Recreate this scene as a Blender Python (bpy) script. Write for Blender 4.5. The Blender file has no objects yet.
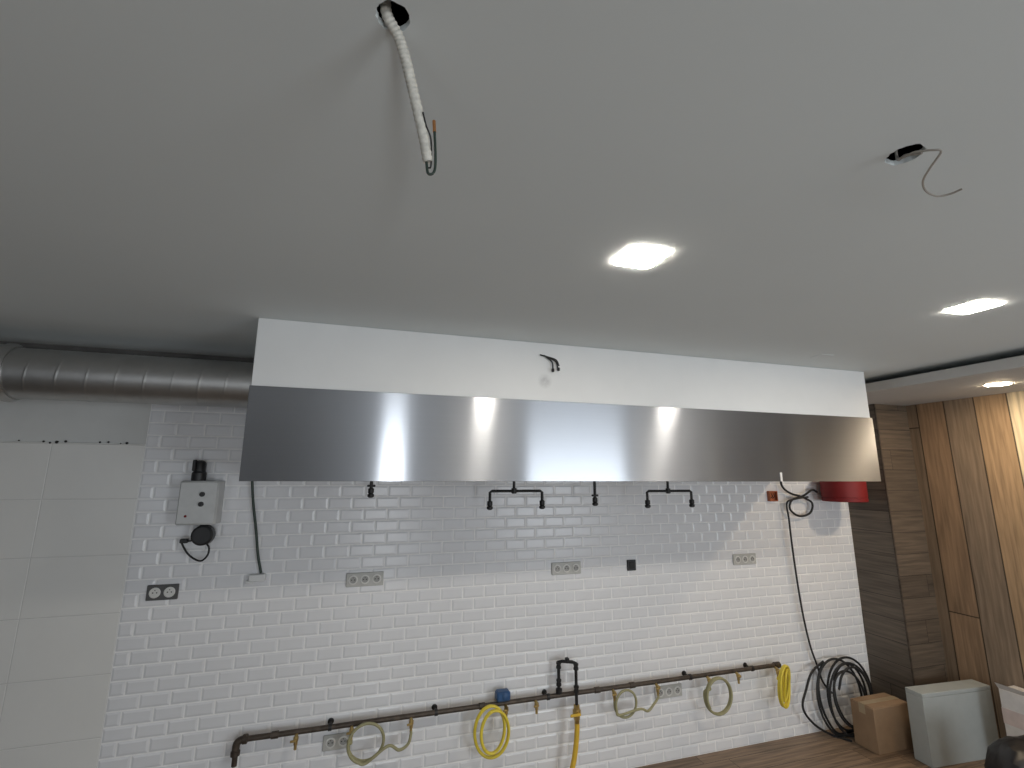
import bpy, bmesh, math, random
from mathutils import Vector, Matrix
random.seed(4)
C = bpy.context.scene.collection
PI = math.pi
H = 1.98                      # camera height
F = 473.0                     # focal length in pixels of a 1024 px wide frame
AX = Vector((0.956, 0.0594, 0.2865)).normalized()
AY = Vector((-0.2924, 0.1803, 0.9391)).normalized()
AZ = AX.cross(AY).normalized(); AY = AZ.cross(AX)
CEIL = H + 0.73
WY = 3.298                    # face of the tiled wall
HY = 2.40                     # face of the hood
def ray(u, v):
    d = Vector((u-512, v-384, F)); return Vector((AX.dot(d), AY.dot(d), AZ.dot(d)))
def on_y(u, v, y):
    r = ray(u, v); r *= y/r.y; return Vector((r.x, r.y, r.z+H))
def on_z(u, v, z):
    r = ray(u, v); r *= (z-H)/r.z; return Vector((r.x, r.y, z))

# ------------------------------------------------------------- materials
def nm(name):
    m = bpy.data.materials.new(name); m.use_nodes = True
    return m, m.node_tree, m.node_tree.nodes['Principled BSDF']
def mat(name, col, rough=.5, metal=0., var=.06, scale=20., bump=0., spec=.5, coat=0., mark=None):
    m, nt, b = nm(name)
    b.inputs['Roughness'].default_value = rough; b.inputs['Metallic'].default_value = metal
    b.inputs['Specular IOR Level'].default_value = spec; b.inputs['Coat Weight'].default_value = coat
    tc = nt.nodes.new('ShaderNodeNewGeometry')
    n = nt.nodes.new('ShaderNodeTexNoise'); n.inputs['Scale'].default_value = scale; n.inputs['Detail'].default_value = 4
    nt.links.new(tc.outputs['Position'], n.inputs['Vector'])
    r = nt.nodes.new('ShaderNodeValToRGB')
    a = [max(0, c*(1-var)) for c in col]; z = [min(1, c*(1+var)) for c in col]
    r.color_ramp.elements[0].position = .3; r.color_ramp.elements[1].position = .7
    r.color_ramp.elements[0].color = (*a, 1); r.color_ramp.elements[1].color = (*z, 1)
    nt.links.new(n.outputs['Fac'], r.inputs['Fac'])
    out = r.outputs['Color']
    if mark:                  # a grubby hand mark on the paint
        pos, rad = mark
        d = nt.nodes.new('ShaderNodeVectorMath'); d.operation = 'DISTANCE'; d.inputs[1].default_value = pos
        nt.links.new(tc.outputs['Position'], d.inputs[0])
        mr = nt.nodes.new('ShaderNodeMapRange'); mr.inputs['From Min'].default_value = rad*.3; mr.inputs['From Max'].default_value = rad
        mr.inputs['To Min'].default_value = 1; mr.inputs['To Max'].default_value = 0
        nt.links.new(d.outputs['Value'], mr.inputs['Value'])
        n2 = nt.nodes.new('ShaderNodeTexNoise'); n2.inputs['Scale'].default_value = 45; n2.inputs['Detail'].default_value = 3
        nt.links.new(tc.outputs['Position'], n2.inputs['Vector'])
        mu = nt.nodes.new('ShaderNodeMath'); mu.operation = 'MULTIPLY'
        nt.links.new(mr.outputs[0], mu.inputs[0]); nt.links.new(n2.outputs['Fac'], mu.inputs[1])
        mx = nt.nodes.new('ShaderNodeMix'); mx.data_type = 'RGBA'
        nt.links.new(mu.outputs[0], mx.inputs['Factor']); nt.links.new(out, mx.inputs[6]); mx.inputs[7].default_value = (.45, .45, .46, 1)
        out = mx.outputs[2]
    nt.links.new(out, b.inputs['Base Color'])
    if bump:
        bp = nt.nodes.new('ShaderNodeBump'); bp.inputs['Strength'].default_value = bump; bp.inputs['Distance'].default_value = .01
        nt.links.new(n.outputs['Fac'], bp.inputs['Height']); nt.links.new(bp.outputs['Normal'], b.inputs['Normal'])
    return m
def emis(name, col, s):
    m, nt, b = nm(name)
    b.inputs['Base Color'].default_value = (*col, 1); b.inputs['Emission Color'].default_value = (*col, 1); b.inputs['Emission Strength'].default_value = s
    return m
def wood(name, wa, la, width, length, cols, gap=.012, rough=.55, grain=.55, order=False):
    """planks: wa = axis across the planks, la = axis along them (0 x, 1 y, 2 z)"""
    m, nt, b = nm(name); N = nt.nodes; L = nt.links
    g = N.new('ShaderNodeNewGeometry'); s = N.new('ShaderNodeSeparateXYZ'); L.new(g.outputs['Position'], s.inputs[0])
    def M(op, a, bb=None):
        n = N.new('ShaderNodeMath'); n.operation = op
        for i, x in enumerate((a, bb)):
            if x is None: continue
            if isinstance(x, (int, float)): n.inputs[i].default_value = x
            else: L.new(x, n.inputs[i])
        return n.outputs[0]
    a = M('DIVIDE', s.outputs[wa], width); ia = M('FLOOR', a)
    wn = N.new('ShaderNodeTexWhiteNoise'); wn.noise_dimensions = '1D'; L.new(ia, wn.inputs['W'])
    bb = M('ADD', M('DIVIDE', s.outputs[la], length), wn.outputs['Value']); ib = M('FLOOR', bb)
    cv = N.new('ShaderNodeCombineXYZ'); L.new(ia, cv.inputs[0]); L.new(ib, cv.inputs[1])
    w2 = N.new('ShaderNodeTexWhiteNoise'); w2.noise_dimensions = '2D'; L.new(cv.outputs[0], w2.inputs['Vector'])
    rp = N.new('ShaderNodeValToRGB'); e = rp.color_ramp.elements
    nc = len(cols)
    e[0].position = 0; e[0].color = (*cols[0], 1)
    e[1].position = (nc-1)/nc if order else 1; e[1].color = (*cols[-1], 1)
    for i in range(1, nc-1):
        x = e.new(i/nc if order else i/(nc-1)); x.color = (*cols[i], 1)
    if order:
        rp.color_ramp.interpolation = 'CONSTANT'
        L.new(M('FRACT', M('ADD', M('DIVIDE', ia, float(nc)), .3/nc)), rp.inputs['Fac'])
    else:
        L.new(w2.outputs['Value'], rp.inputs['Fac'])
    gv = N.new('ShaderNodeCombineXYZ')
    L.new(M('MULTIPLY', s.outputs[la], 2.0), gv.inputs[0]); L.new(M('MULTIPLY', s.outputs[wa], 34.), gv.inputs[1]); L.new(M('MULTIPLY', w2.outputs['Value'], 37.), gv.inputs[2])
    n1 = N.new('ShaderNodeTexNoise'); n1.inputs['Scale'].default_value = 1.4; n1.inputs['Detail'].default_value = 7; n1.inputs['Distortion'].default_value = .35
    L.new(gv.outputs[0], n1.inputs['Vector'])
    gr = N.new('ShaderNodeMapRange'); gr.inputs['From Min'].default_value = .3; gr.inputs['From Max'].default_value = .7
    gr.inputs['To Min'].default_value = 1-grain; gr.inputs['To Max'].default_value = 1.15
    L.new(n1.outputs['Fac'], gr.inputs['Value'])
    def edge(x, w):
        f = M('FRACT', x); return M('MULTIPLY', M('GREATER_THAN', f, w), M('LESS_THAN', f, 1-w))
    jn = M('MULTIPLY', edge(a, gap), edge(bb, gap*width/length))
    k = M('MULTIPLY', gr.outputs[0], M('ADD', M('MULTIPLY', jn, .8), .2))
    mx = N.new('ShaderNodeMix'); mx.data_type = 'RGBA'; mx.blend_type = 'MULTIPLY'; mx.inputs['Factor'].default_value = 1
    L.new(rp.outputs['Color'], mx.inputs[6]); L.new(k, mx.inputs[7]); L.new(mx.outputs[2], b.inputs['Base Color'])
    b.inputs['Roughness'].default_value = rough
    bp = N.new('ShaderNodeBump'); bp.inputs['Strength'].default_value = .3; bp.inputs['Distance'].default_value = .004
    L.new(k, bp.inputs['Height']); L.new(bp.outputs['Normal'], b.inputs['Normal'])
    return m
def brushed(name, col, r1, r2, fac):
    """two brushed lobes: a tight one for the streaks and a wide soft one"""
    m, nt, b = nm(name); N = nt.nodes; L = nt.links
    t = N.new('ShaderNodeCombineXYZ'); t.inputs[2].default_value = 1
    g = N.new('ShaderNodeNewGeometry'); mp = N.new('ShaderNodeMapping'); mp.inputs['Scale'].default_value = (1.2, 1.2, 160)
    L.new(g.outputs['Position'], mp.inputs['Vector'])
    n = N.new('ShaderNodeTexNoise'); n.inputs['Scale'].default_value = 1; n.inputs['Detail'].default_value = 6; L.new(mp.outputs[0], n.inputs['Vector'])
    r = N.new('ShaderNodeValToRGB'); r.color_ramp.elements[0].color = (*[c*.97 for c in col], 1); r.color_ramp.elements[1].color = (*[min(1, c*1.03) for c in col], 1)
    L.new(n.outputs['Fac'], r.inputs['Fac'])
    b2 = N.new('ShaderNodeBsdfPrincipled')
    for x, ro, an in ((b, r1, 1.0), (b2, r2, .85)):
        x.inputs['Metallic'].default_value = 1; x.inputs['Roughness'].default_value = ro; x.inputs['Anisotropic'].default_value = an
        L.new(t.outputs[0], x.inputs['Tangent']); L.new(r.outputs['Color'], x.inputs['Base Color'])
    mx = N.new('ShaderNodeMixShader'); mx.inputs[0].default_value = fac
    L.new(b.outputs[0], mx.inputs[1]); L.new(b2.outputs[0], mx.inputs[2])
    L.new(mx.outputs[0], N['Material Output'].inputs['Surface'])
    return m

M_ceil = mat('ceiling_paint', (.70, .74, .745), .8, var=.015, scale=1.2, spec=.2)
M_white = mat('white_paint', (.76, .77, .775), .7, var=.015, scale=6, spec=.3)
M_boxing = mat('boxing_paint', (.78, .79, .795), .7, var=.015, scale=6, spec=.3, mark=(tuple(on_y(545, 381, HY)), .045))
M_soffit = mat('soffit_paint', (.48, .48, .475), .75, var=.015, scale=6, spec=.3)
M_plaster = mat('grey_plaster', (.64, .645, .635), .8, var=.04, scale=5)
M_shade = mat('painted_shade', (.13, .125, .12), .9, var=.2, scale=9)  # shade of the wall top above the duct, put into the colour
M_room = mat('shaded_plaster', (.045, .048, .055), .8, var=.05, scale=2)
M_tile = mat('glazed_tile', (.78, .785, .81), .24, var=.02, scale=3, spec=.40)
M_bigtile = mat('satin_tile', (.77, .765, .745), .35, var=.02, scale=3)
M_grout = mat('grout', (.92, .92, .92), .9)
M_grout2 = mat('large_tile_grout', (.64, .635, .625), .9)
M_dark = mat('dark_void', (.012, .012, .013), .9)
M_gap = mat('shadow_gap_backing', (.10, .10, .10), .9)
M_steel = brushed('brushed_steel', (.45, .465, .50), .18, .50, .52)
M_steel2 = mat('plain_steel', (.5, .5, .5), .4, 1, .08)
M_galv = mat('galvanised_sheet', (.50, .495, .485), .42, .95, .06, 14)
M_black = mat('black_plastic', (.018, .018, .02), .45, var=.2)
M_blackrub = mat('black_rubber', (.015, .015, .016), .6, var=.2)
M_iron = mat('worn_bronze_pipe', (.075, .058, .045), .5, .4, .4, 30)
M_blkiron = mat('black_iron', (.025, .024, .024), .5, .4, .3, 30)
M_brass = mat('brass', (.55, .40, .16), .35, .9, .15, 40)
M_olive = mat('olive_hose', (.33, .31, .17), .5, var=.1)
M_yellow = mat('yellow_hose', (.78, .62, .06), .4, var=.06)
M_orange = mat('amber_hose', (.75, .48, .05), .4, var=.08)
M_blue = mat('blue_plastic', (.03, .09, .22), .45)
M_red = mat('red_enamel', (.19, .006, .008), .6, var=.05)
M_card = mat('cardboard', (.31, .205, .125), .8, var=.08, scale=12)
M_tape = mat('packing_tape', (.40, .31, .2), .3)
M_greybox = mat('grey_painted_box', (.40, .43, .43), .5, var=.03)
M_whitebox = mat('white_carton', (.72, .69, .67), .6)
M_pink = mat('pink_print', (.66, .55, .52), .6)
M_sack = mat('black_sack', (.014, .014, .016), .4, var=.2)
M_plate = mat('socket_plate', (.50, .495, .47), .4)
M_insert = mat('socket_insert', (.70, .695, .67), .4)
M_dish = mat('socket_dish', (.36, .355, .34), .5)
M_dplate = mat('dark_socket_plate', (.09, .09, .09), .4)
M_winsert = mat('white_socket_insert', (.72, .72, .70), .4)
M_panelgrey = mat('grey_casing', (.60, .61, .61), .45)
M_conduit = mat('white_conduit', (.66, .64, .58), .5, var=.18, scale=90)
M_greyw = mat('grey_wire', (.32, .30, .27), .5)
M_greenw = mat('dark_green_wire', (.03, .05, .04), .5)
M_copper = mat('copper', (.60, .28, .12), .35, .9)
M_led = emis('led_diffuser', (1, .92, .80), 180)
M_ledw = emis('warm_led_diffuser', (1, .79, .54), 300)
M_darkwood = wood('dark_plank', 2, 1, .17, 1.1, [(.11, .086, .066), (.155, .125, .097), (.09, .07, .054), (.17, .138, .108)], grain=.42)
M_darkwood2 = wood('dark_plank_front', 2, 0, .17, 1.1, [(.115, .086, .062), (.15, .114, .084), (.095, .072, .053)], grain=.42)
M_wall = wood('reclaimed_plank', 1, 2, .205, 4.6, [(.20, .145, .10), (.38, .31, .23), (.24, .17, .12), (.66, .56, .40), (.40, .275, .165), (.25, .188, .135), (.28, .185, .115)], order=True, grain=.38, gap=.022, rough=.7)
M_floor = wood('floor_plank', 1, 0, .16, 1.2, [(.20, .135, .09), (.29, .205, .14), (.24, .165, .11)])

# ------------------------------------------------------------- mesh helpers
def box(bm, x0, x1, y0, y1, z0, z1, bev=0, seg=1, rz=0, mi=0):
    r = bmesh.ops.create_cube(bm, size=1)
    vs = r['verts']
    c = Vector(((x0+x1)/2, (y0+y1)/2, (z0+z1)/2))
    bmesh.ops.scale(bm, vec=(x1-x0, y1-y0, z1-z0), verts=vs)
    es = list({e for v in vs for e in v.link_edges})
    fs = {f for v in vs for f in v.link_faces}
    if bev:
        q = bmesh.ops.bevel(bm, geom=es, offset=bev, segments=seg, affect='EDGES', profile=.5)
        vs = list({v for f in q['faces'] for v in f.verts} | {v for v in vs if v.is_valid})
        fs = {f for v in vs for f in v.link_faces}
    for f in fs: f.material_index = mi
    if rz: bmesh.ops.rotate(bm, cent=(0, 0, 0), matrix=Matrix.Rotation(rz, 3, 'Z'), verts=vs)
    bmesh.ops.translate(bm, vec=c, verts=vs)
def spline(pts, n=8):
    pts = [Vector(p) for p in pts]
    if len(pts) < 3: return pts
    q = [2*pts[0]-pts[1]] + pts + [2*pts[-1]-pts[-2]]
    out = []
    for i in range(1, len(q)-2):
        a, b, c, d = q[i-1:i+3]
        for k in range(n):
            t = k/n
            out.append(.5*((2*b)+(c-a)*t+(2*a-5*b+4*c-d)*t*t+(3*b-a-3*c+d)*t**3))
    return out + [pts[-1]]
def tube(bm, pts, r, n=12, smooth=8, rf=None):
    n = max(n, 12)
    P = spline(pts, smooth) if smooth else [Vector(p) for p in pts]
    rings = []; up = None
    for i, p in enumerate(P):
        t = (P[min(i+1, len(P)-1)]-P[max(i-1, 0)]).normalized()
        if up is None:
            up = t.orthogonal().normalized()
        else:
            up = (up - t*up.dot(t))
            up = up.normalized() if up.length > 1e-6 else t.orthogonal().normalized()
        w = t.cross(up)
        rr = rf(i, len(P)) if rf else r
        rings.append([bm.verts.new(p+(up*math.cos(2*PI*k/n)+w*math.sin(2*PI*k/n))*rr) for k in range(n)])
    for a, b in zip(rings, rings[1:]):
        for k in range(n):
            bm.faces.new((a[k], a[(k+1) % n], b[(k+1) % n], b[k]))
    bm.faces.new(list(reversed(rings[0]))); bm.faces.new(rings[-1])
def rod(bm, a, b, r, n=14): tube(bm, [a, b], r, n, 0)
def lathe(bm, o, axis, prof, n=28):
    """profile of (radius, height along axis)"""
    axis = Vector(axis).normalized(); u = axis.orthogonal().normalized(); w = axis.cross(u); o = Vector(o)
    rings = []
    for r, h in prof:
        rings.append([bm.verts.new(o+axis*h+(u*math.cos(2*PI*k/n)+w*math.sin(2*PI*k/n))*max(r, 1e-4)) for k in range(n)])
    for a, b in zip(rings, rings[1:]):
        for k in range(n): bm.faces.new((a[k], a[(k+1) % n], b[(k+1) % n], b[k]))
    bm.faces.new(list(reversed(rings[0]))); bm.faces.new(rings[-1])
def new(): return bmesh.new()
def obj(name, bm, m, parent=None, smooth=True):
    bmesh.ops.recalc_face_normals(bm, faces=bm.faces[:])
    me = bpy.data.meshes.new(name); bm.to_mesh(me); bm.free()
    for x in (m if isinstance(m, (list, tuple)) else [m]): me.materials.append(x)
    if smooth:
        me.polygons.foreach_set('use_smooth', [True]*len(me.polygons)); me.set_sharp_from_angle(angle=.62)
    o = bpy.data.objects.new(name, me); C.objects.link(o)
    if parent:
        o.parent = parent; o.matrix_parent_inverse = Matrix.Translation(-parent.location)
    return o
def sub(name, bm, m, part):
    o = obj(name, bm, m); o.parent = part; o.matrix_parent_inverse = Matrix.Identity(4)
    return o
def thing(name, label, cat, loc, group=None):
    o = bpy.data.objects.new(name, None); C.objects.link(o); o.location = loc; o.empty_display_size = .05
    o['label'] = label; o['category'] = cat
    if group: o['group'] = group
    return o
def tag(o, label, cat, group=None):
    o['label'] = label; o['category'] = cat
    if group: o['group'] = group
    return o
def struct(name, bm, m, smooth=False):
    o = obj(name, bm, m, None, smooth); o['kind'] = 'structure'; return o

# ------------------------------------------------------------- the room
XL, XR, YB = -3.2, 4.55, -2.8
TX0, TX1 = -1.24, 4.17        # tiled stretch
HX0, HX1 = -.525, 3.335
b = new(); box(b, XL-.1, XR+.1, YB-.1, 3.4, -.1, 0); struct('floor', b, M_floor)

# ceiling sheet with two round cable holes
b = new()
h1 = on_z(393, 17, CEIL); h2 = on_z(905, 155, CEIL)
def loop(pts):
    vs = [b.verts.new(p) for p in pts]; return [b.edges.new((vs[i], vs[(i+1) % len(vs)])) for i in range(len(vs))]
es = loop([(XL, YB, CEIL), (XR, YB, CEIL), (XR, WY+.006, CEIL), (XL, WY+.006, CEIL)])
rims = []
for c, r in ((h1, .027), (h2, .036)):
    rim = loop([(c.x+r*math.cos(2*PI*k/28)*(1+.05*math.sin(3*k)), c.y+r*math.sin(2*PI*k/28)*(1+.06*math.cos(5*k)), CEIL) for k in range(28)])
    rims += rim; es += rim
bmesh.ops.triangle_fill(b, use_beauty=True, edges=es)
q = bmesh.ops.extrude_edge_only(b, edges=rims)
bmesh.ops.translate(b, vec=(0, 0, .013), verts=[v for v in q['geom'] if isinstance(v, bmesh.types.BMVert)])
box(b, XL-.1, XR+.1, YB-.1, 3.4, CEIL+.25, CEIL+.3, mi=1)
o = struct('ceiling', b, [M_ceil, M_dark])

# back wall: slab, beveled metro tiles, large satin tiles on the left
b = new()
box(b, XL-.1, XR+.1, WY+.008, 3.42, 0, CEIL+.3, mi=0)
def tile(x0, x1, z0, z1, bw, dy, mi, wob=0, f0=0):
    if x1-x0 < 2.2*bw: bw = (x1-x0)*.3
    if z1-z0 < 2.2*bw: return
    t = [f0+random.uniform(-wob, wob) for _ in range(4)]
    ou = [b.verts.new((x, WY+dy, z)) for x, z in ((x0, z0), (x1, z0), (x1, z1), (x0, z1))]
    inn = [b.verts.new((x, WY+t[i], z)) for i, (x, z) in enumerate(((x0+bw, z0+bw), (x1-bw, z0+bw), (x1-bw, z1-bw), (x0+bw, z1-bw)))]
    fs = [b.faces.new(inn)] + [b.faces.new((ou[i], ou[(i+1) % 4], inn[(i+1) % 4], inn[i])) for i in range(4)]
    for f in fs: f.material_index = mi
TW, TH, G = .147, .0735, .0026
nrow = int((CEIL)/TH)+1
for i in range(nrow):
    z0 = i*TH; z1 = min(z0+TH, CEIL)
    x = TX0 - (TW/2 if i % 2 else 0)
    while x < TX1:
        a, c = max(x, TX0), min(x+TW, TX1)
        if c-a > .012: tile(a+G/2, c-G/2, z0+G/2, z1-G/2, .0120, .0036, 1, .00012)
        x += TW
f_ = b.faces.new([b.verts.new(p) for p in ((TX0, WY+.0030, 0), (TX1, WY+.0030, 0), (TX1, WY+.0030, CEIL), (TX0, WY+.0030, CEIL))]); f_.material_index = 3
ztop = H+.165
f_ = b.faces.new([b.verts.new(p) for p in ((XL, WY+.0024, 0), (TX0, WY+.0024, 0), (TX0, WY+.0024, ztop), (XL, WY+.0024, ztop))]); f_.material_index = 4
z = ztop
while z > 0:
    zz = max(0, z-.305); x1 = TX0
    for x0 in (-1.683, -2.283, -2.883, XL):
        tile(x0+.0014, x1-.0014, zz+.0014, z-.0014, .002, .0026, 2, 0, .0014); x1 = x0
    z = zz
wb = struct('wall_back', b, [M_plaster, M_tile, M_bigtile, M_grout, M_grout2])
# capping strip over the large tiles, with a ragged row of dark screw marks
b = new(); box(b, XL, TX0, WY-.004, WY+.004, ztop+.001, ztop+.006, .001)
struct('trim_1', b, M_bigtile)
b = new(); x = XL+.05
while x < TX0-.02:
    r = random.uniform(.003, .009)
    lathe(b, (x, WY-.0035, ztop+.006+random.uniform(-.003, .008)), (0, -1, 0), [(r, 0), (r, .002), (r*.4, .004)], 9)
    x += random.choice((.03, .04, .06, .11, .16))
struct('trim_5', b, M_blkiron)
# added dark strip up behind the duct, its colour standing in for shade
b = new(); box(b, XL, HX0-.001, WY-.006, WY+.0055, H+.555, CEIL-.0005); struct('shade_strip', b, M_shade)

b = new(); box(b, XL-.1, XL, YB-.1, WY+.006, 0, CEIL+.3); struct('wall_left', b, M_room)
# front wall (behind the photographer) with a glazed door, a left window and an added fill-light opening
DX0, DX1 = .24, .56
b = new()
def wall_x(x0, x1, z0, z1): box(b, x0, x1, YB-.1, YB, z0, z1)
wall_x(XL, -3.15, 0, CEIL); wall_x(-3.15, -2.35, 0, .5); wall_x(-3.15, -2.35, 2.5, CEIL); wall_x(-2.35, DX0, 0, CEIL)
wall_x(DX0, DX1, 2.35, CEIL); wall_x(DX1, 2.6, 0, CEIL); wall_x(2.6, 4.4, 0, .5); wall_x(2.6, 4.4, 2.4, CEIL); wall_x(4.4, XR, 0, CEIL)
struct('wall_front', b, M_room)

# right side: tile ends at a plank-clad pillar, then the plank wall
b = new(); box(b, XR, XR+.1, YB-.1, WY, 0, CEIL+.3); struct('wall_right', b, M_wall)
PYF = 2.95
b = new(); box(b, TX1, XR, PYF, WY+.006, 0, CEIL)
b.normal_update()
for f in b.faces: f.material_index = 1 if f.normal.y < -.5 else 0
struct('wall_pillar', b, [M_darkwood, M_darkwood2])
b = new(); box(b, TX1-.003, TX1+.008, PYF-.003, PYF+.008, 0, CEIL-.111, .001); struct('trim_2', b, M_iron)
# lowered white soffit floating under the ceiling with a shadow gap
SO = CEIL-.11
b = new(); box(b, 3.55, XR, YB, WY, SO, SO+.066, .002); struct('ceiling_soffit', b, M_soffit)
b = new(); box(b, 3.95, XR, YB, WY, SO+.066, CEIL-.001); struct('trim_3', b, M_gap)
# flush square cover in the ceiling
p = on_z(822, 356, CEIL); b = new(); box(b, p.x-.05, p.x+.05, p.y-.04, p.y+.04, CEIL-.0025, CEIL, .0006); struct('trim_4', b, M_ceil)

# plasterboard boxing above the hood
HZ0, HZ1 = H-.030, H+.402
b = new(); box(b, HX0, HX1, HY, WY, HZ1, CEIL-.0005, .002); struct('wall_boxing', b, M_boxing)

# ------------------------------------------------------------- extractor hood
t = thing('extractor_hood', 'long brushed stainless steel extractor hood below the white boxing', 'extractor hood', ((HX0+HX1)/2, 2.85, HZ0))
b = new(); box(b, HX0-.004, HX1+.004, HY-.012, HY-.008, HZ0, HZ1-.001, .001)
obj('front_panel', b, M_steel, t, smooth=False)
for x in (HX0-.004, HX1):
    b = new(); box(b, x, x+.004, HY-.008, WY-.001, HZ0, HZ1-.001); obj('side_panel', b, M_steel2, t)
b = new(); box(b, HX0, HX1, HY-.008, WY-.001, HZ1-.006, HZ1-.001); obj('top_panel', b, M_steel2, t)
b = new(); box(b, HX0, HX1, HY-.008, HY+.03, HZ0+.001, HZ0+.012); box(b, HX0, HX1, HY+.022, HY+.03, HZ0+.012, HZ0+.04)
obj('drip_gutter', b, M_steel2, t)
b = new(); box(b, HX0, HX1, WY-.03, WY-.001, HZ0+.06, HZ1-.006); obj('rear_panel', b, M_steel2, t)
n = 8; w = (HX1-HX0-.08)/n
for k in range(n):        # slanted grease filters inside
    b = new(); x0 = HX0+.04+k*w
    for j in range(9):
        xx = x0+.01+j*(w-.02)/9
        v = [b.verts.new(p) for p in ((xx, 3.24, HZ0+.08), (xx+(w-.02)/14, 3.24, HZ0+.08), (xx+(w-.02)/14, 2.86, HZ1-.03), (xx, 2.86, HZ1-.03))]
        b.faces.new(v)
    tube(b, [(x0, 3.25, HZ0+.07), (x0+w-.004, 3.25, HZ0+.07), (x0+w-.004, 2.85, HZ1-.025), (x0, 2.85, HZ1-.025), (x0, 3.25, HZ0+.07)], .008, 6, 0)
    obj('grease_filter', b, M_steel2, t)
b = new(); p = on_y(781, 474, HY-.014); box(b, p.x-.008, p.x+.008, HY-.016, HY-.0115, HZ0, HZ0+.055, .001); o = obj('paper_tag', b, M_whitebox, t); o['label'] = 'small white tag at the bottom edge'

# ------------------------------------------------------------- spiral duct
DY, DZ, DR = 3.0, H+.503, .131
t = thing('ventilation_duct', 'round galvanised spiral ventilation duct entering the white boxing', 'duct', (-1.6, DY, DZ-DR))
b = new(); n = 48; nx = 480; x0, x1 = -1.74, HX0-.001; rings = []
for i in range(nx+1):
    x = x0+(x1-x0)*i/nx; rg = []
    for k in range(n):
        a = 2*PI*k/n; fr = (x/.125 + a/(2*PI)) % 1.0
        r = DR + (.0011 if abs(fr-.5) < .025 else 0)
        rg.append(b.verts.new((x, DY+r*math.cos(a), DZ+r*math.sin(a))))
    rings.append(rg)
for a, c in zip(rings, rings[1:]):
    for k in range(n): b.faces.new((a[k], a[(k+1) % n], c[(k+1) % n], c[k]))
obj('duct_pipe', b, M_galv, t)
b = new(); lathe(b, (-2.02, DY, DZ), (1, 0, 0), [(DR-.01, 0), (DR+.010, 0), (DR+.016, .01), (DR+.012, .02), (DR+.012, .255), (DR+.019, .262), (DR+.019, .275), (DR+.011, .282), (DR+.006, .30), (DR-.01, .30)], 48)
obj('collar', b, M_galv, t)
b = new(); lathe(b, (XL+.001, DY, DZ), (1, 0, 0), [(DR, 0), (DR, XL*-1-2.02)], 48); obj('end_section', b, M_galv, t)
b = new(); lathe(b, (HX0-.03, DY, DZ), (1, 0, 0), [(DR, 0), (DR+.008, .002), (DR+.008, .026), (DR+.02, .029)], 48); obj('flange', b, M_galv, t)
for x in (-2.1,):
    b = new(); tube(b, [(x, DY+(DR+.006)*math.cos(k*PI/12), DZ+(DR+.006)*math.sin(k*PI/12)) for k in range(25)], .004, 6, 0)
    rod(b, (x, DY, DZ+DR+.003), (x, DY, CEIL-.0005), .004, 8); obj('hanger', b, M_galv, t)

# ------------------------------------------------------------- ceiling lights
def area(name, loc, sx, sy, power, col, rot=(0, 0, 0), shape='RECTANGLE'):
    L = bpy.data.lights.new(name, 'AREA'); L.shape = shape; L.size = sx; L.size_y = sy; L.energy = power; L.color = col
    o = bpy.data.objects.new(name, L); C.objects.link(o); o.location = loc; o.rotation_euler = rot; return o
for c, lab in ((on_z(641, 257, CEIL), 'lit square ceiling downlight in mid ceiling, nearer the hanging white conduit'), (on_z(973, 307, CEIL), 'lit square ceiling downlight beside the shadow gap, below the wire hole')):
    t = thing('ceiling_downlight', lab, 'ceiling light', (c.x, c.y, CEIL), 'square downlights')
    s = .060
    b = new(); box(b, c.x-s, c.x+s, c.y-s, c.y+s, CEIL-.0010, CEIL-.0002, .0003); obj('frame', b, M_white, t)
    s = .074
    # rounded square diffuser
    b = new(); rr = .026; pts = []
    for q, (cx, cy) in enumerate(((1, 1), (-1, 1), (-1, -1), (1, -1))):
        for k in range(7):
            a = q*PI/2+k*PI/12; pts.append((c.x+cx*(s-rr)+rr*math.cos(a), c.y+cy*(s-rr)+rr*math.sin(a)))
    lo = [b.verts.new((x, y, CEIL-.0030)) for x, y in pts]; hi = [b.verts.new((x, y, CEIL-.0012)) for x, y in pts]
    b.faces.new(lo); b.faces.new(hi)
    for k in range(len(pts)): b.faces.new((lo[k], lo[(k+1) % len(pts)], hi[(k+1) % len(pts)], hi[k]))
    obj('diffuser', b, M_led, t)
c = on_z(998, 384, SO)
t = thing('recessed_spotlight', 'round lit warm spotlight in the lowered soffit', 'spotlight', (c.x, c.y, SO))
b = new(); lathe(b, (c.x, c.y, SO-.0005), (0, 0, -1), [(.074, 0), (.074, .001), (.066, .002), (.064, .001), (.064, 0)], 32); obj('ring', b, M_white, t)
b = new(); lathe(b, (c.x, c.y, SO-.001), (0, 0, -1), [(.063, 0), (.063, .004), (.03, .008)], 32); obj('diffuser', b, M_ledw, t)

# ------------------------------------------------------------- hanging cables
t = thing('hanging_conduit', 'white corrugated conduit hanging from the round ceiling hole', 'cable', (h1.x, h1.y, CEIL))
pts = [(h1.x-.010, h1.y+.004, CEIL+.10), (h1.x-.012, h1.y+.008, CEIL+.02), on_y(399, 38, .688), on_y(407, 65, .698), on_y(414, 95, .712), on_y(422, 130, .728), on_y(428, 162, .742)]
b = new(); tube(b, pts, .01, 14, 24, rf=lambda i, n: .0088+.0007*math.sin(i*1.57)); obj('sleeve', b, M_conduit, t)
b = new(); tube(b, [on_y(426, 150, .74), on_y(427, 168, .742), on_y(429, 174, .742), on_y(434, 172, .742), on_y(435.5, 160, .742), on_y(434.5, 130, .742)], .0024, 8); obj('wire', b, M_greenw, t)
b = new(); tube(b, [on_y(423, 112, .712), on_y(426, 125, .720), on_y(431, 140, .73), on_y(431, 165, .742), on_y(428.5, 168, .742)], .0014, 8); obj('wire', b, M_blackrub, t)
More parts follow.
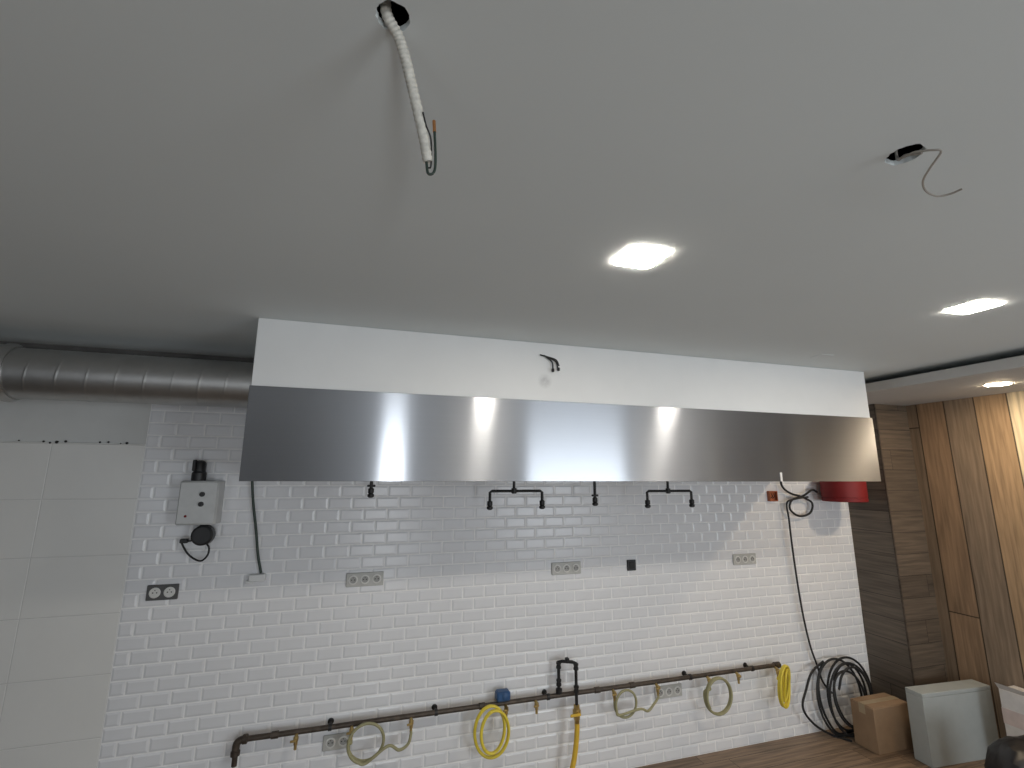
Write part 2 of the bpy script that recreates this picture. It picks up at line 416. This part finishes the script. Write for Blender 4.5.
b = new(); tube(b, [on_y(434.5, 132, .742), on_y(434, 121, .742)], .0030, 8); obj('copper_end', b, M_copper, t)
t = thing('hanging_wire', 'thin grey wire curling out of the ragged hole at the right', 'cable', (h2.x, h2.y, CEIL))
b = new(); tube(b, [(h2.x-.01, h2.y, CEIL+.08), on_z(897, 157, CEIL-.002), on_z(915, 152, CEIL-.02), on_z(934, 150, CEIL-.03), on_z(941, 152, CEIL-.035), on_z(930, 168, CEIL-.05), on_z(923, 181, CEIL-.055), on_z(926, 191, CEIL-.06), on_z(937, 196, CEIL-.06), on_z(950, 194, CEIL-.06), on_z(962, 189, CEIL-.06)], .0024, 8); obj('wire', b, M_greyw, t)
b = new(); tube(b, [(h2.x-.010, h2.y, CEIL+.08), on_z(897, 158, CEIL+.012), on_z(906, 155, CEIL-.008), on_z(922, 153, CEIL-.024)], .0030, 8); obj('sheath', b, M_greyw, t)
# small wires leaving the boxing
t = thing('loose_wires', 'short black wires poking out of the white boxing', 'wires', on_y(551, 362, HY-.001))
for pts in ([(541, 355), (548, 357), (556, 360), (559, 366)], [(545, 356), (552, 362), (553, 369)], [(549, 358), (556, 362), (558, 370)]):
    b = new(); tube(b, [on_y(pts[0][0], pts[0][1], HY)] + [on_y(u, v, HY-.012-.003*i) for i, (u, v) in enumerate(pts)], .0038, 8); obj('wire', b, M_blackrub, t)
for u, v in ((553, 370), (558.5, 369)):
    b = new(); p = on_y(u, v, HY-.02); lathe(b, p, (0, 0, -1), [(.006, -.008), (.008, -.005), (.008, .008), (.005, .011)], 12); obj('connector', b, M_black, t)

# ------------------------------------------------------------- sockets
def socket(name, lab, n, u, v, pm, im, dm, group=None, pitch=.071, hh=.041, proud=.011):
    c = on_y(u, v, WY); W2 = n*pitch/2+.006
    t = thing(name, lab, 'socket', (c.x, WY, c.z), group)
    b = new(); box(b, c.x-W2, c.x+W2, WY-proud, WY+.0003, c.z-hh, c.z+hh, .003); obj('plate', b, pm, t)
    for k in range(n):
        x = c.x+(k-(n-1)/2)*pitch
        b = new(); lathe(b, (x, WY-proud+.0005, c.z), (0, -1, 0), [(.028, 0), (.028, .004), (.026, .005), (.0205, .005), (.0205, .0012)], 24); i = obj('insert', b, im, t)
        b = new(); lathe(b, (x, WY-proud-.0009, c.z), (0, -1, 0), [(.0200, 0), (.0200, .0006)], 24); d = sub('dish', b, dm, i)
        b = new()
        for dx in (-.0095, .0095): lathe(b, (x+dx, WY-proud-.0014, c.z), (0, -1, 0), [(.0034, 0), (.0034, .0012)], 10)
        lathe(b, (x, WY-proud-.0014, c.z+.013), (0, -1, 0), [(.0025, 0), (.0025, .003)], 8)
        sub('pin_holes', b, M_dark, i)
    return t
G3 = 'triple wall sockets'
socket('wall_socket', 'grey triple wall socket at chest height, nearest the hanging green cable', 3, 365, 579, M_plate, M_insert, M_dish, G3)
socket('wall_socket', 'grey triple wall socket at chest height beside the small black switch', 3, 566, 568, M_plate, M_insert, M_dish, G3)
socket('wall_socket', 'grey triple wall socket at chest height nearest the long black cable', 3, 744, 559, M_plate, M_insert, M_dish, G3)
socket('wall_socket', 'low triple wall socket just above the gas pipe, right of the olive U hose', 3, 668, 691, M_plate, M_insert, M_dish, G3)
socket('wall_socket', 'low grey double socket behind the looped olive hose under the gas pipe', 2, 337, 741, M_plate, M_insert, M_dish)
socket('wall_socket', 'charcoal double socket with two white inserts, below the control box', 2, 163, 592, M_dplate, M_winsert, M_winsert)
c = on_y(631, 565, WY)
t = thing('wall_switch', 'small square black wall switch right of the middle triple socket', 'switch', (c.x, WY, c.z))
b = new(); box(b, c.x-.036, c.x+.036, WY-.012, WY+.0003, c.z-.038, c.z+.038, .003); obj('plate', b, M_black, t)
b = new(); box(b, c.x-.022, c.x+.022, WY-.018, WY-.0115, c.z-.024, c.z+.024, .003); obj('rocker', b, M_blackrub, t)
c = on_y(771, 496, WY)
t = thing('junction_box', 'small square open orange box on the tiles beside the black cable', 'junction box', (c.x, WY, c.z))
b = new(); s = .042
box(b, c.x-s, c.x+s, WY-.03, WY+.0003, c.z+s-.006, c.z+s); box(b, c.x-s, c.x+s, WY-.03, WY+.0003, c.z-s, c.z-s+.006)
box(b, c.x-s, c.x-s+.006, WY-.03, WY+.0003, c.z-s+.006, c.z+s-.006); box(b, c.x+s-.006, c.x+s, WY-.03, WY+.0003, c.z-s+.006, c.z+s-.006)
box(b, c.x-s+.006, c.x+s-.006, WY-.006, WY+.0003, c.z-s+.006, c.z+s-.006)
obj('casing', b, mat('orange_box', (.42, .12, .045), .5), t)
for dx in (-.015, .008):
    b = new(); tube(b, [(c.x+dx, WY-.006, c.z-.02), (c.x+dx+.01, WY-.022, c.z), (c.x+dx, WY-.018, c.z+.022)], .003, 8); obj('wire', b, M_blackrub, t)

# ------------------------------------------------------------- control box
yb = WY-.13
x0, x1 = -1.0, -.80; z0, z1 = H-.283, H-.038
t = thing('control_box', 'grey wall control box with round knobs and a black connector on top', 'control box', ((x0+x1)/2, WY, z0))
b = new(); box(b, x0, x1, yb+.012, WY+.0003, z0, z1, .006); ca = obj('casing', b, M_panelgrey, t)
b = new(); box(b, x0+.006, x1-.006, yb, yb+.0115, z0+.006, z1-.006, .004); obj('cover', b, M_panelgrey, t)
for zz in (z1-.075, z1-.13, ):
    b = new(); lathe(b, (x0+.12, yb+.0005, zz), (0, -1, 0), [(.014, 0), (.014, .006), (.011, .016), (.004, .017)], 18); obj('knob', b, M_black, t)
b = new(); lathe(b, (x0+.05, yb+.0005, z0+.05), (0, -1, 0), [(.007, 0), (.007, .003), (.003, .005)], 12); obj('pilot_lamp', b, M_red, t)
b = new(); xx = x0+.075
lathe(b, (xx, yb+.06, z1-.0005), (0, 0, 1), [(.036, 0), (.038, .01), (.038, .045), (.030, .055), (.030, .10), (.024, .112), (.012, .118)], 20)
box(b, xx-.03, xx-.012, yb+.02, yb+.05, z1+.055, z1+.12, .004)
o = obj('connector', b, M_black, t); o['label'] = 'bulky black connector on top'
# plug-in adapter hanging below
c = Vector((-.865, WY-.075, z0-.06))
t = thing('power_adapter', 'round black power adapter with looped lead under the control box', 'adapter', c)
b = new(); lathe(b, (c.x, c.y-.03, c.z), (0, 1, 0), [(.045, 0), (.056, .008), (.058, .05), (.05, .074), (.02, .1053)], 26); box(b, c.x-.02, c.x+.02, c.y-.015, c.y+.025, c.z+.045, z0-.0005+0, .004); obj('body', b, M_black, t)
b = new(); tube(b, [(c.x-.04, c.y, c.z-.02), on_y(190, 541, WY-.06), on_y(182, 541, WY-.05), on_y(184, 548, WY-.05), on_y(190, 556, WY-.05), on_y(200, 561, WY-.05), on_y(207, 556, WY-.055), on_y(209, 548, WY-.06), (c.x+.02, c.y, c.z-.045)], .005, 8); obj('lead', b, M_blackrub, t)
b = new(); p = on_y(184, 541, WY-.05); box(b, p.x-.02, p.x+.02, p.y-.012, p.y+.012, p.z-.012, p.z+.012, .004); obj('plug', b, M_black, t)

# cable under hood at the left
t = thing('dangling_cable', 'dark green cable dropping from the hood to a white wall connector', 'cable', on_y(258, 576, WY))
b = new(); tube(b, [on_y(252, 474, 3.262), on_y(253, 500, 3.27), on_y(256, 530, 3.275), on_y(258, 555, 3.275), on_y(261, 573, 3.28)], .0075, 8); obj('cable', b, M_greenw, t)
p = on_y(258, 577, WY); b = new(); box(b, p.x-.045, p.x+.045, WY-.035, WY+.0003, p.z-.02, p.z+.02, .005); box(b, p.x-.06, p.x-.02, WY-.028, WY+.0003, p.z-.032, p.z-.015, .004); obj('connector', b, M_white, t)

# ------------------------------------------------------------- fire nozzles under the hood
NY = 2.78
def nozzle(b, p): lathe(b, p, (0, 0, -1), [(.010, -.004), (.016, 0), (.016, .022), (.012, .026), (.018, .03), (.018, .042), (.009, .048)], 14)
for (ul, ur, um, vh, vl), lab in (((490, 542, 514, 491, 508), 'forked black nozzle pipe hanging under the hood, the left of two'), ((647, 691, 668, 491, 506), 'forked black nozzle pipe hanging under the hood, the right of two')):
    a, c, m = on_y(ul, vh, NY), on_y(ur, vh, NY), on_y(um, vh, NY); zz = m.z
    t = thing('nozzle_fork', lab, 'nozzle pipe', (m.x, NY, zz), 'forked nozzle pipes')
    b = new(); tube(b, [(a.x, NY, zz-.06), (a.x, NY, zz-.008), (a.x+.012, NY, zz), (c.x-.012, NY, zz), (c.x, NY, zz-.008), (c.x, NY, zz-.06)], .0085, 10, 0); obj('crossbar', b, M_blkiron, t)
    b = new(); rod(b, (m.x, NY, zz), (m.x, NY, HZ1-.0062), .0085); lathe(b, (m.x, NY, zz+.018), (0, 0, -1), [(.010, 0), (.016, .003), (.016, .03), (.010, .034)], 12); obj('stem', b, M_blkiron, t)
    for q in (a, c):
        b = new(); nozzle(b, (q.x, NY, zz-.06)); obj('nozzle', b, M_blkiron, t)
for u, v, lab in ((371, 491, 'single black nozzle hanging under the hood, above the first triple socket'), (595, 500, 'single black nozzle hanging under the hood between the two forked pipes')):
    p = on_y(u, v, NY); t = thing('drop_nozzle', lab, 'nozzle', p, 'single nozzles')
    b = new(); rod(b, (p.x, NY, p.z+.01), (p.x, NY, HZ1-.0062), .009); obj('stem', b, M_blkiron, t)
    b = new(); nozzle(b, (p.x, NY, p.z+.012)); box(b, p.x-.022, p.x+.022, NY-.008, NY+.008, p.z+.022, p.z+.034, .003); obj('nozzle', b, M_blkiron, t)

# ------------------------------------------------------------- gas manifold
PY = 3.225; PZ = on_y(500, 703.5, PY).z; PR = .0145
def px(u):
    v = 740-75*(u-237)/538; return on_y(u, v, PY).x
xa, xb = px(237), px(776)
t = thing('gas_pipe', 'long dark bronze gas pipe with brass taps running low along the tiles', 'gas pipe', ((xa+xb)/2, PY, PZ))
b = new(); rod(b, (xa+.03, PY, PZ), (xb, PY, PZ), PR, 18); obj('pipe', b, M_iron, t)
b = new(); tube(b, [(xa+.045, PY, PZ), (xa+.015, PY, PZ-.004), (xa, PY, PZ-.02), (xa-.002, PY, PZ-.06)], .019, 14); lathe(b, (xa+.05, PY, PZ), (-1, 0, 0), [(.018, -.004), (.024, 0), (.024, .02), (.020, .024)], 16); lathe(b, (xa-.002, PY, PZ-.05), (0, 0, -1), [(.018, 0), (.024, .004), (.024, .024), (.014, .026), (.014, .075)], 16); obj('elbow', b, M_iron, t)
b = new(); lathe(b, (xb-.02, PY, PZ), (1, 0, 0), [(.017, 0), (.022, .003), (.022, .05), (.016, .055)], 16); obj('end_cap', b, M_iron, t)
for u in (330, 436, 548, 690, 752):
    x = px(u); b = new(); lathe(b, (x-.010, PY, PZ), (1, 0, 0), [(.015, 0), (.019, .001), (.019, .019), (.015, .020)], 18); rod(b, (x, PY+.015, PZ), (x, WY-.0012, PZ), .006); lathe(b, (x, WY-.001, PZ), (0, -1, 0), [(.018, 0), (.018, .004), (.01, .006)], 14); obj('clamp', b, M_blkiron, t)
for u in (275, 482, 597, 632):
    x = px(u); b = new(); lathe(b, (x-.02, PY, PZ), (1, 0, 0), [(.015, 0), (.020, .002), (.020, .038), (.015, .04)], 8); obj('coupling', b, M_iron, t)
taps = {}
for u in (297, 352, 411, 505, 535, 612, 655, 706, 735, 777):
    x = px(u) if u < 777 else px(777)-.03
    taps[u] = x; yy = PY-.03
    b = new(); lathe(b, (x, yy, PZ-.010), (0, 0, -1), [(.009, 0), (.014, .003), (.014, .02), (.011, .022), (.011, .04), (.008, .044), (.008, .065)], 12)
    rod(b, (x, PY-.010, PZ-.010), (x, yy-.022, PZ-.022), .010, 10)
    k = obj('tap', b, M_brass, t)
    b = new(); box(b, x-.028, x+.006, yy-.028, yy-.020, PZ-.028, PZ-.016, .003); sub('tap_lever', b, M_brass, k)
# riser: U of black pipe coming off the manifold
xl, xr = px(559), px(573); zt = on_y(566, 660, PY).z
b = new(); yr = PY-.055
tube(b, [(xl, PY, PZ+.010), (xl, PY, zt-.03), (xl, PY, zt-.006), (xl+.02, PY-.012, zt), (xr-.02, yr+.012, zt), (xr, yr, zt-.006), (xr, yr, zt-.03), (xr, yr, PZ-.05)], .0105, 14, 0)
o = obj('riser', b, M_blkiron, t); o['label'] = 'black U-shaped riser'
for x, y, zz in ((xl, PY, zt-.045), (xr, yr, zt-.045), (xl, PY, zt-.15), (xr, yr, zt-.18)):
    b = new(); lathe(b, (x, y, zz), (0, 0, 1), [(.0108, -.002), (.018, 0), (.018, .012), (.015, .014), (.015, .026), (.018, .028), (.018, .038), (.0108, .040)], 8); obj('fitting', b, M_blkiron, t)
b = new(); box(b, (xl+xr)/2-.012, (xl+xr)/2+.012, (PY+yr)/2-.014, (PY+yr)/2+.014, zt-.008, zt+.024, .004); obj('union', b, M_blkiron, t)
b = new(); lathe(b, (xl, PY, PZ+.010), (0, 0, 1), [(.017, 0), (.021, .004), (.021, .03), (.012, .034)], 10); obj('fitting', b, M_blkiron, t)
b = new(); lathe(b, (xr, yr, PZ-.045), (0, 0, -1), [(.014, 0), (.020, .003), (.020, .025), (.027, .032), (.027, .06), (.021, .067), (.021, .085), (.017, .09), (.015, .12)], 10); vl = obj('valve', b, M_brass, t)
b = new(); box(b, xr-.062, xr+.012, yr-.044, yr-.034, PZ-.098, PZ-.080, .004); rod(b, (xr, yr-.026, PZ-.089), (xr, yr-.038, PZ-.089), .009); sub('valve_lever', b, M_orange, vl)

def wpts(l, y, dy=0): return [on_y(u, v, y+dy*i) for i, (u, v) in enumerate(l)]
hy = PY-.03
def hose(lab, pts, r, m, cat='hose'):
    b = new(); tube(b, pts, r, 12, 8); o = obj('gas_hose', b, m); tag(o, lab, cat); return o
def start(u): return [Vector((taps[u], hy, PZ-.066)), Vector((taps[u], hy-.002, PZ-.085))]
def ringpts(u, v, rx, rz, a0, turns, y0, y1, n=14):
    c = on_y(u, v, y0); N = int(n*abs(turns)); s = 1 if turns > 0 else -1
    return [Vector((c.x+rx*math.cos(a0+s*2*PI*k/n), y0+(y1-y0)*k/N, c.z+rz*math.sin(a0+s*2*PI*k/n))) for k in range(N+1)]
p = start(352) + ringpts(366, 741, .098, .098, PI*.95, 1.35, hy-.010, hy-.040) + wpts([(388, 746), (399, 750), (408, 744)], hy-.03, .006) + list(reversed(start(411)))
hose('thin olive hose making a loop then a U between two left taps', p, .0085, M_olive)
# multi-turn coils
c = on_y(492, 731, hy-.02); pts = start(505)
for k in range(58):
    a = k*2*PI/14+.75; s = .020*math.sin(k*.2245)
    pts.append(Vector((c.x+(.092+s)*math.cos(a)+.006*math.sin(k*.2), hy-.030+.022*math.sin(k*.24), c.z+(.130+s)*math.sin(a))))
hose('bright yellow hose coiled in an oval below the blue regulator', pts, .0082, M_yellow)
p = start(612) + ringpts(625, 703, .080, .085, PI*.95, 1.2, hy-.012, hy-.036) + wpts([(640, 709), (648, 711), (654, 704)], hy-.035, .006) + list(reversed(start(655)))
hose('thin olive hose hanging in a loop and a U right of the riser', p, .0080, M_olive)
p = start(706) + ringpts(717, 695, .108, .118, PI*.9, 2.15, hy-.014, hy-.046)
hose('thin olive hose hung in a round double loop near the pipe end', p, .0085, M_olive)
c = on_y(782, 684, hy-.02); pts = start(777)
for k in range(72):
    a = k*2*PI/14+.9; s = .022*math.sin(k*.2245+.3)
    pts.append(Vector((c.x+(.062+s)*math.cos(a), hy-.050+.035*math.cos(a+.5)+.012*math.sin(k*.31), c.z+(.130+s)*math.sin(a))))
hose('yellow hose coiled in a narrow oval at the end of the gas pipe', pts, .0080, M_yellow)
p = [Vector((xr, yr, PZ-.155)), Vector((xr, yr, PZ-.19))] + [on_y(576, 745, yr), on_y(574, 760, yr), on_y(571, 775, yr)]
e = p[-1]; p += [Vector((e.x-.02, yr-.005, e.z-.12)), Vector((e.x-.06, yr-.02, .06)), Vector((e.x-.14, yr-.05, .018)), Vector((e.x-.35, yr-.12, .018))]
hose('thick amber hose dropping from the brass valve to the floor', p, .017, M_orange)
# blue regulator above the pipe
c = on_y(503, 698, PY-.01)
t = thing('pressure_regulator', 'small blue regulator sitting on the gas pipe above the yellow coil', 'regulator', (c.x, PY, PZ+PR))
b = new(); box(b, c.x-.045, c.x+.045, PY-.035, PY+.03, PZ+PR+.0035, PZ+PR+.062, .010); lathe(b, (c.x, PY, PZ+PR), (0, 0, 1), [(.016, 0), (.016, .006)], 14); obj('body', b, M_blue, t)
b = new(); lathe(b, (c.x+.01, PY-.034, PZ+PR+.035), (0, -1, 0), [(.022, 0), (.022, .006), (.012, .012)], 16); obj('cap', b, M_blue, t)

# ------------------------------------------------------------- black cable with its coil
t = thing('power_cable', 'long black cable running from the hood down to a coil on the floor', 'cable', on_y(842, 734, 3.2))
top = wpts([(780, 474), (782, 486), (790, 493), (802, 497), (812, 503), (810, 513), (799, 516), (790, 509), (792, 500), (803, 496), (812, 490), (817, 492)], 3.262, -.002)
drop = wpts([(808, 497), (795, 499), (787, 503), (789, 520), (792, 545), (797, 580), (803, 615), (810, 645), (817, 665), (823, 682), (832, 693)], 3.23, .004)
b = new(); tube(b, top, .0085, 8); obj('upper_loop', b, M_blackrub, t)
b = new(); tube(b, drop, .0075, 8); obj('lead', b, M_blackrub, t)
pts = []
cc = on_y(841, 694, 3.25)
for k in range(80):
    a = k*2*PI/13+2.2; q = k/79
    s = 1-.30*q+.16*math.sin(k*.262)
    rx, rz = .235*s, .285*s
    pts.append(Vector((cc.x+.05*math.sin(k*.17)+rx*math.cos(a), 3.262-.11*q-.02*(1-math.sin(a)), max(.011, cc.z+.02*math.cos(k*.2)+rz*math.sin(a)))))
b = new(); tube(b, pts, .0085, 8, 5); obj('coil', b, M_blackrub, t)
b = new(); tube(b, [pts[0]] + [Vector((p.x, p.y, max(.011, p.z))) for p in wpts([(812, 672), (806, 690), (803, 708), (814, 724)], 3.20)] + [on_z(832, 735, .011), on_z(852, 741, .011)], .0085, 8); obj('tail', b, M_blackrub, t)

# ------------------------------------------------------------- red extinguisher
c = on_y(843, 496, 3.13)
t = thing('extinguisher_canister', 'squat red extinguisher canister on the wall right of the hood', 'fire extinguisher', (c.x, 3.13, c.z))
b = new(); lathe(b, (c.x, 3.12, c.z-.046), (0, 0, 1), [(.05, 0), (.158, .001), (.164, .006), (.165, .030), (.161, .032), (.161, .038), (.165, .040), (.165, .19), (.15, .21), (.04, .225), (.03, .25)], 40); obj('canister', b, M_red, t)
b = new(); lathe(b, (c.x, 3.12, c.z+.195), (0, 0, 1), [(.03, 0), (.034, .004), (.034, .05), (.02, .0655)], 16); obj('valve_head', b, M_brass, t)
b = new(); box(b, c.x-.02, c.x+.02, 3.08, WY+.0003, c.z+.261, c.z+.273, .002); box(b, c.x-.05, c.x+.05, WY-.008, WY+.0003, c.z+.20, c.z+.30, .002); obj('bracket', b, M_black, t)

# ------------------------------------------------------------- boxes on the floor
t = thing('cardboard_box', 'brown cardboard box on the floor in front of the cable coil', 'box', (3.86, 2.98, 0))
x0, x1, y0, y1, hz = 3.68, 4.04, 2.92, 3.10, .30
b = new(); box(b, x0, x1, y0, y1, .0005, hz, .003); obj('body', b, M_card, t)
b = new(); box(b, x0+.003, x1-.003, y0+.003, (y0+y1)/2-.002, hz+.0003, hz+.005, .001); box(b, x0+.003, x1-.003, (y0+y1)/2+.002, y1-.003, hz+.0003, hz+.005, .001); obj('flaps', b, M_card, t)
b = new(); box(b, x0-.001, x1+.001, (y0+y1)/2-.024, (y0+y1)/2+.024, hz+.0052, hz+.006); box(b, x0-.0012, x0-.0002, (y0+y1)/2-.024, (y0+y1)/2+.024, hz-.06, hz+.006); obj('tape', b, M_tape, t)
t = thing('storage_box', 'wide grey lidded box standing on the floor against the plank pillar', 'box', (4.22, 2.76, 0))
R = math.radians(-4)
b = new(); box(b, 3.885, 4.53, 2.68, 2.80, .0005, .437, .002, 1, R); obj('body', b, M_greybox, t)
b = new(); box(b, 3.885, 4.53, 2.68, 2.80, .4385, .465, .002, 1, R); obj('lid', b, M_greybox, t)
t = thing('carton', 'pale pinkish carton at the right edge by the plank wall', 'box', (4.45, 2.42, 0))
x0, x1, y0, y1, hz = 4.37, 4.535, 2.30, 2.52, .52
b = new(); box(b, x0, x1, y0, y1, .0005, hz, .003); obj('body', b, M_whitebox, t)
b = new(); box(b, x0-.001, x1-.002, y0-.001, y1+.001, .30, .40); obj('band', b, M_pink, t)
b = new(); v = [b.verts.new(p) for p in ((x0, y0, hz), (x0, y1, hz), (x0-.03, y1, hz+.04), (x0-.03, y0, hz+.04))]; b.faces.new(v)
obj('flap', b, M_whitebox, t)
# black sack
SX, SY = 3.84, 2.08
t = thing('rubbish_sack', 'black plastic rubbish sack at the bottom right corner', 'sack', (SX, SY, 0))
b = new(); n = 48; prof = [(.02, .0005), (.17, .002), (.215, .05), (.23, .16), (.225, .28), (.20, .37), (.15, .425), (.09, .448), (.05, .452)]
rings = []
for i, (r, h) in enumerate(prof):
    rings.append([b.verts.new((SX+r*(1+.06*math.sin(5*a+i)+.04*math.sin(11*a+2*i))*math.cos(a), SY+r*(1+.06*math.sin(5*a+i)+.04*math.sin(11*a+2*i))*math.sin(a), h+.012*math.sin(3*a+i))) if i > 3 else b.verts.new((SX+r*math.cos(a), SY+r*math.sin(a), h)) for a in [2*PI*k/n for k in range(n)]])
for a, c in zip(rings, rings[1:]):
    for k in range(n): b.faces.new((a[k], a[(k+1) % n], c[(k+1) % n], c[k]))
b.faces.new(rings[0]); b.faces.new(rings[-1]); obj('bag', b, M_sack, t)
b = new(); lathe(b, (SX, SY, .442), (0, 0, 1), [(.05, 0), (.036, .010), (.040, .022), (.03, .028), (.008, .024)], 20); obj('tied_neck', b, M_sack, t)

# ------------------------------------------------------------- light
area('door_daylight', ((DX0+DX1)/2, YB-.02, 1.2), DX1-DX0, 2.25, 40, (.92, .97, 1.0), (PI/2+.05, 0, 0))
area('window_daylight_left', (-2.75, YB-.02, 1.5), .8, 2.0, 11, (.90, .95, 1.0), (PI/2, 0, 0))
area('fill_light_right', (3.5, YB+.05, 1.4), 1.8, 1.7, 70, (.88, .95, 1.0), (PI/2+.40, 0, .12))  # added fill lamp, tilted up to brighten the ceiling
w = bpy.data.worlds.new('world'); bpy.context.scene.world = w; w.use_nodes = True
w.node_tree.nodes['Background'].inputs[0].default_value = (.85, .92, 1, 1); w.node_tree.nodes['Background'].inputs[1].default_value = .6

# ------------------------------------------------------------- camera
cam = bpy.data.cameras.new('camera'); co = bpy.data.objects.new('camera', cam); C.objects.link(co)
cam.sensor_width = 36; cam.lens = F/1024*36; cam.clip_start = .02
right = Vector((AX.x, AY.x, AZ.x)); down = Vector((AX.y, AY.y, AZ.y)); fwd = Vector((AX.z, AY.z, AZ.z))
m = Matrix((right, -down, -fwd)).transposed().to_4x4(); m.translation = (0, 0, H); co.matrix_world = m
bpy.context.scene.camera = co
bpy.context.scene.view_settings.view_transform = 'Standard'
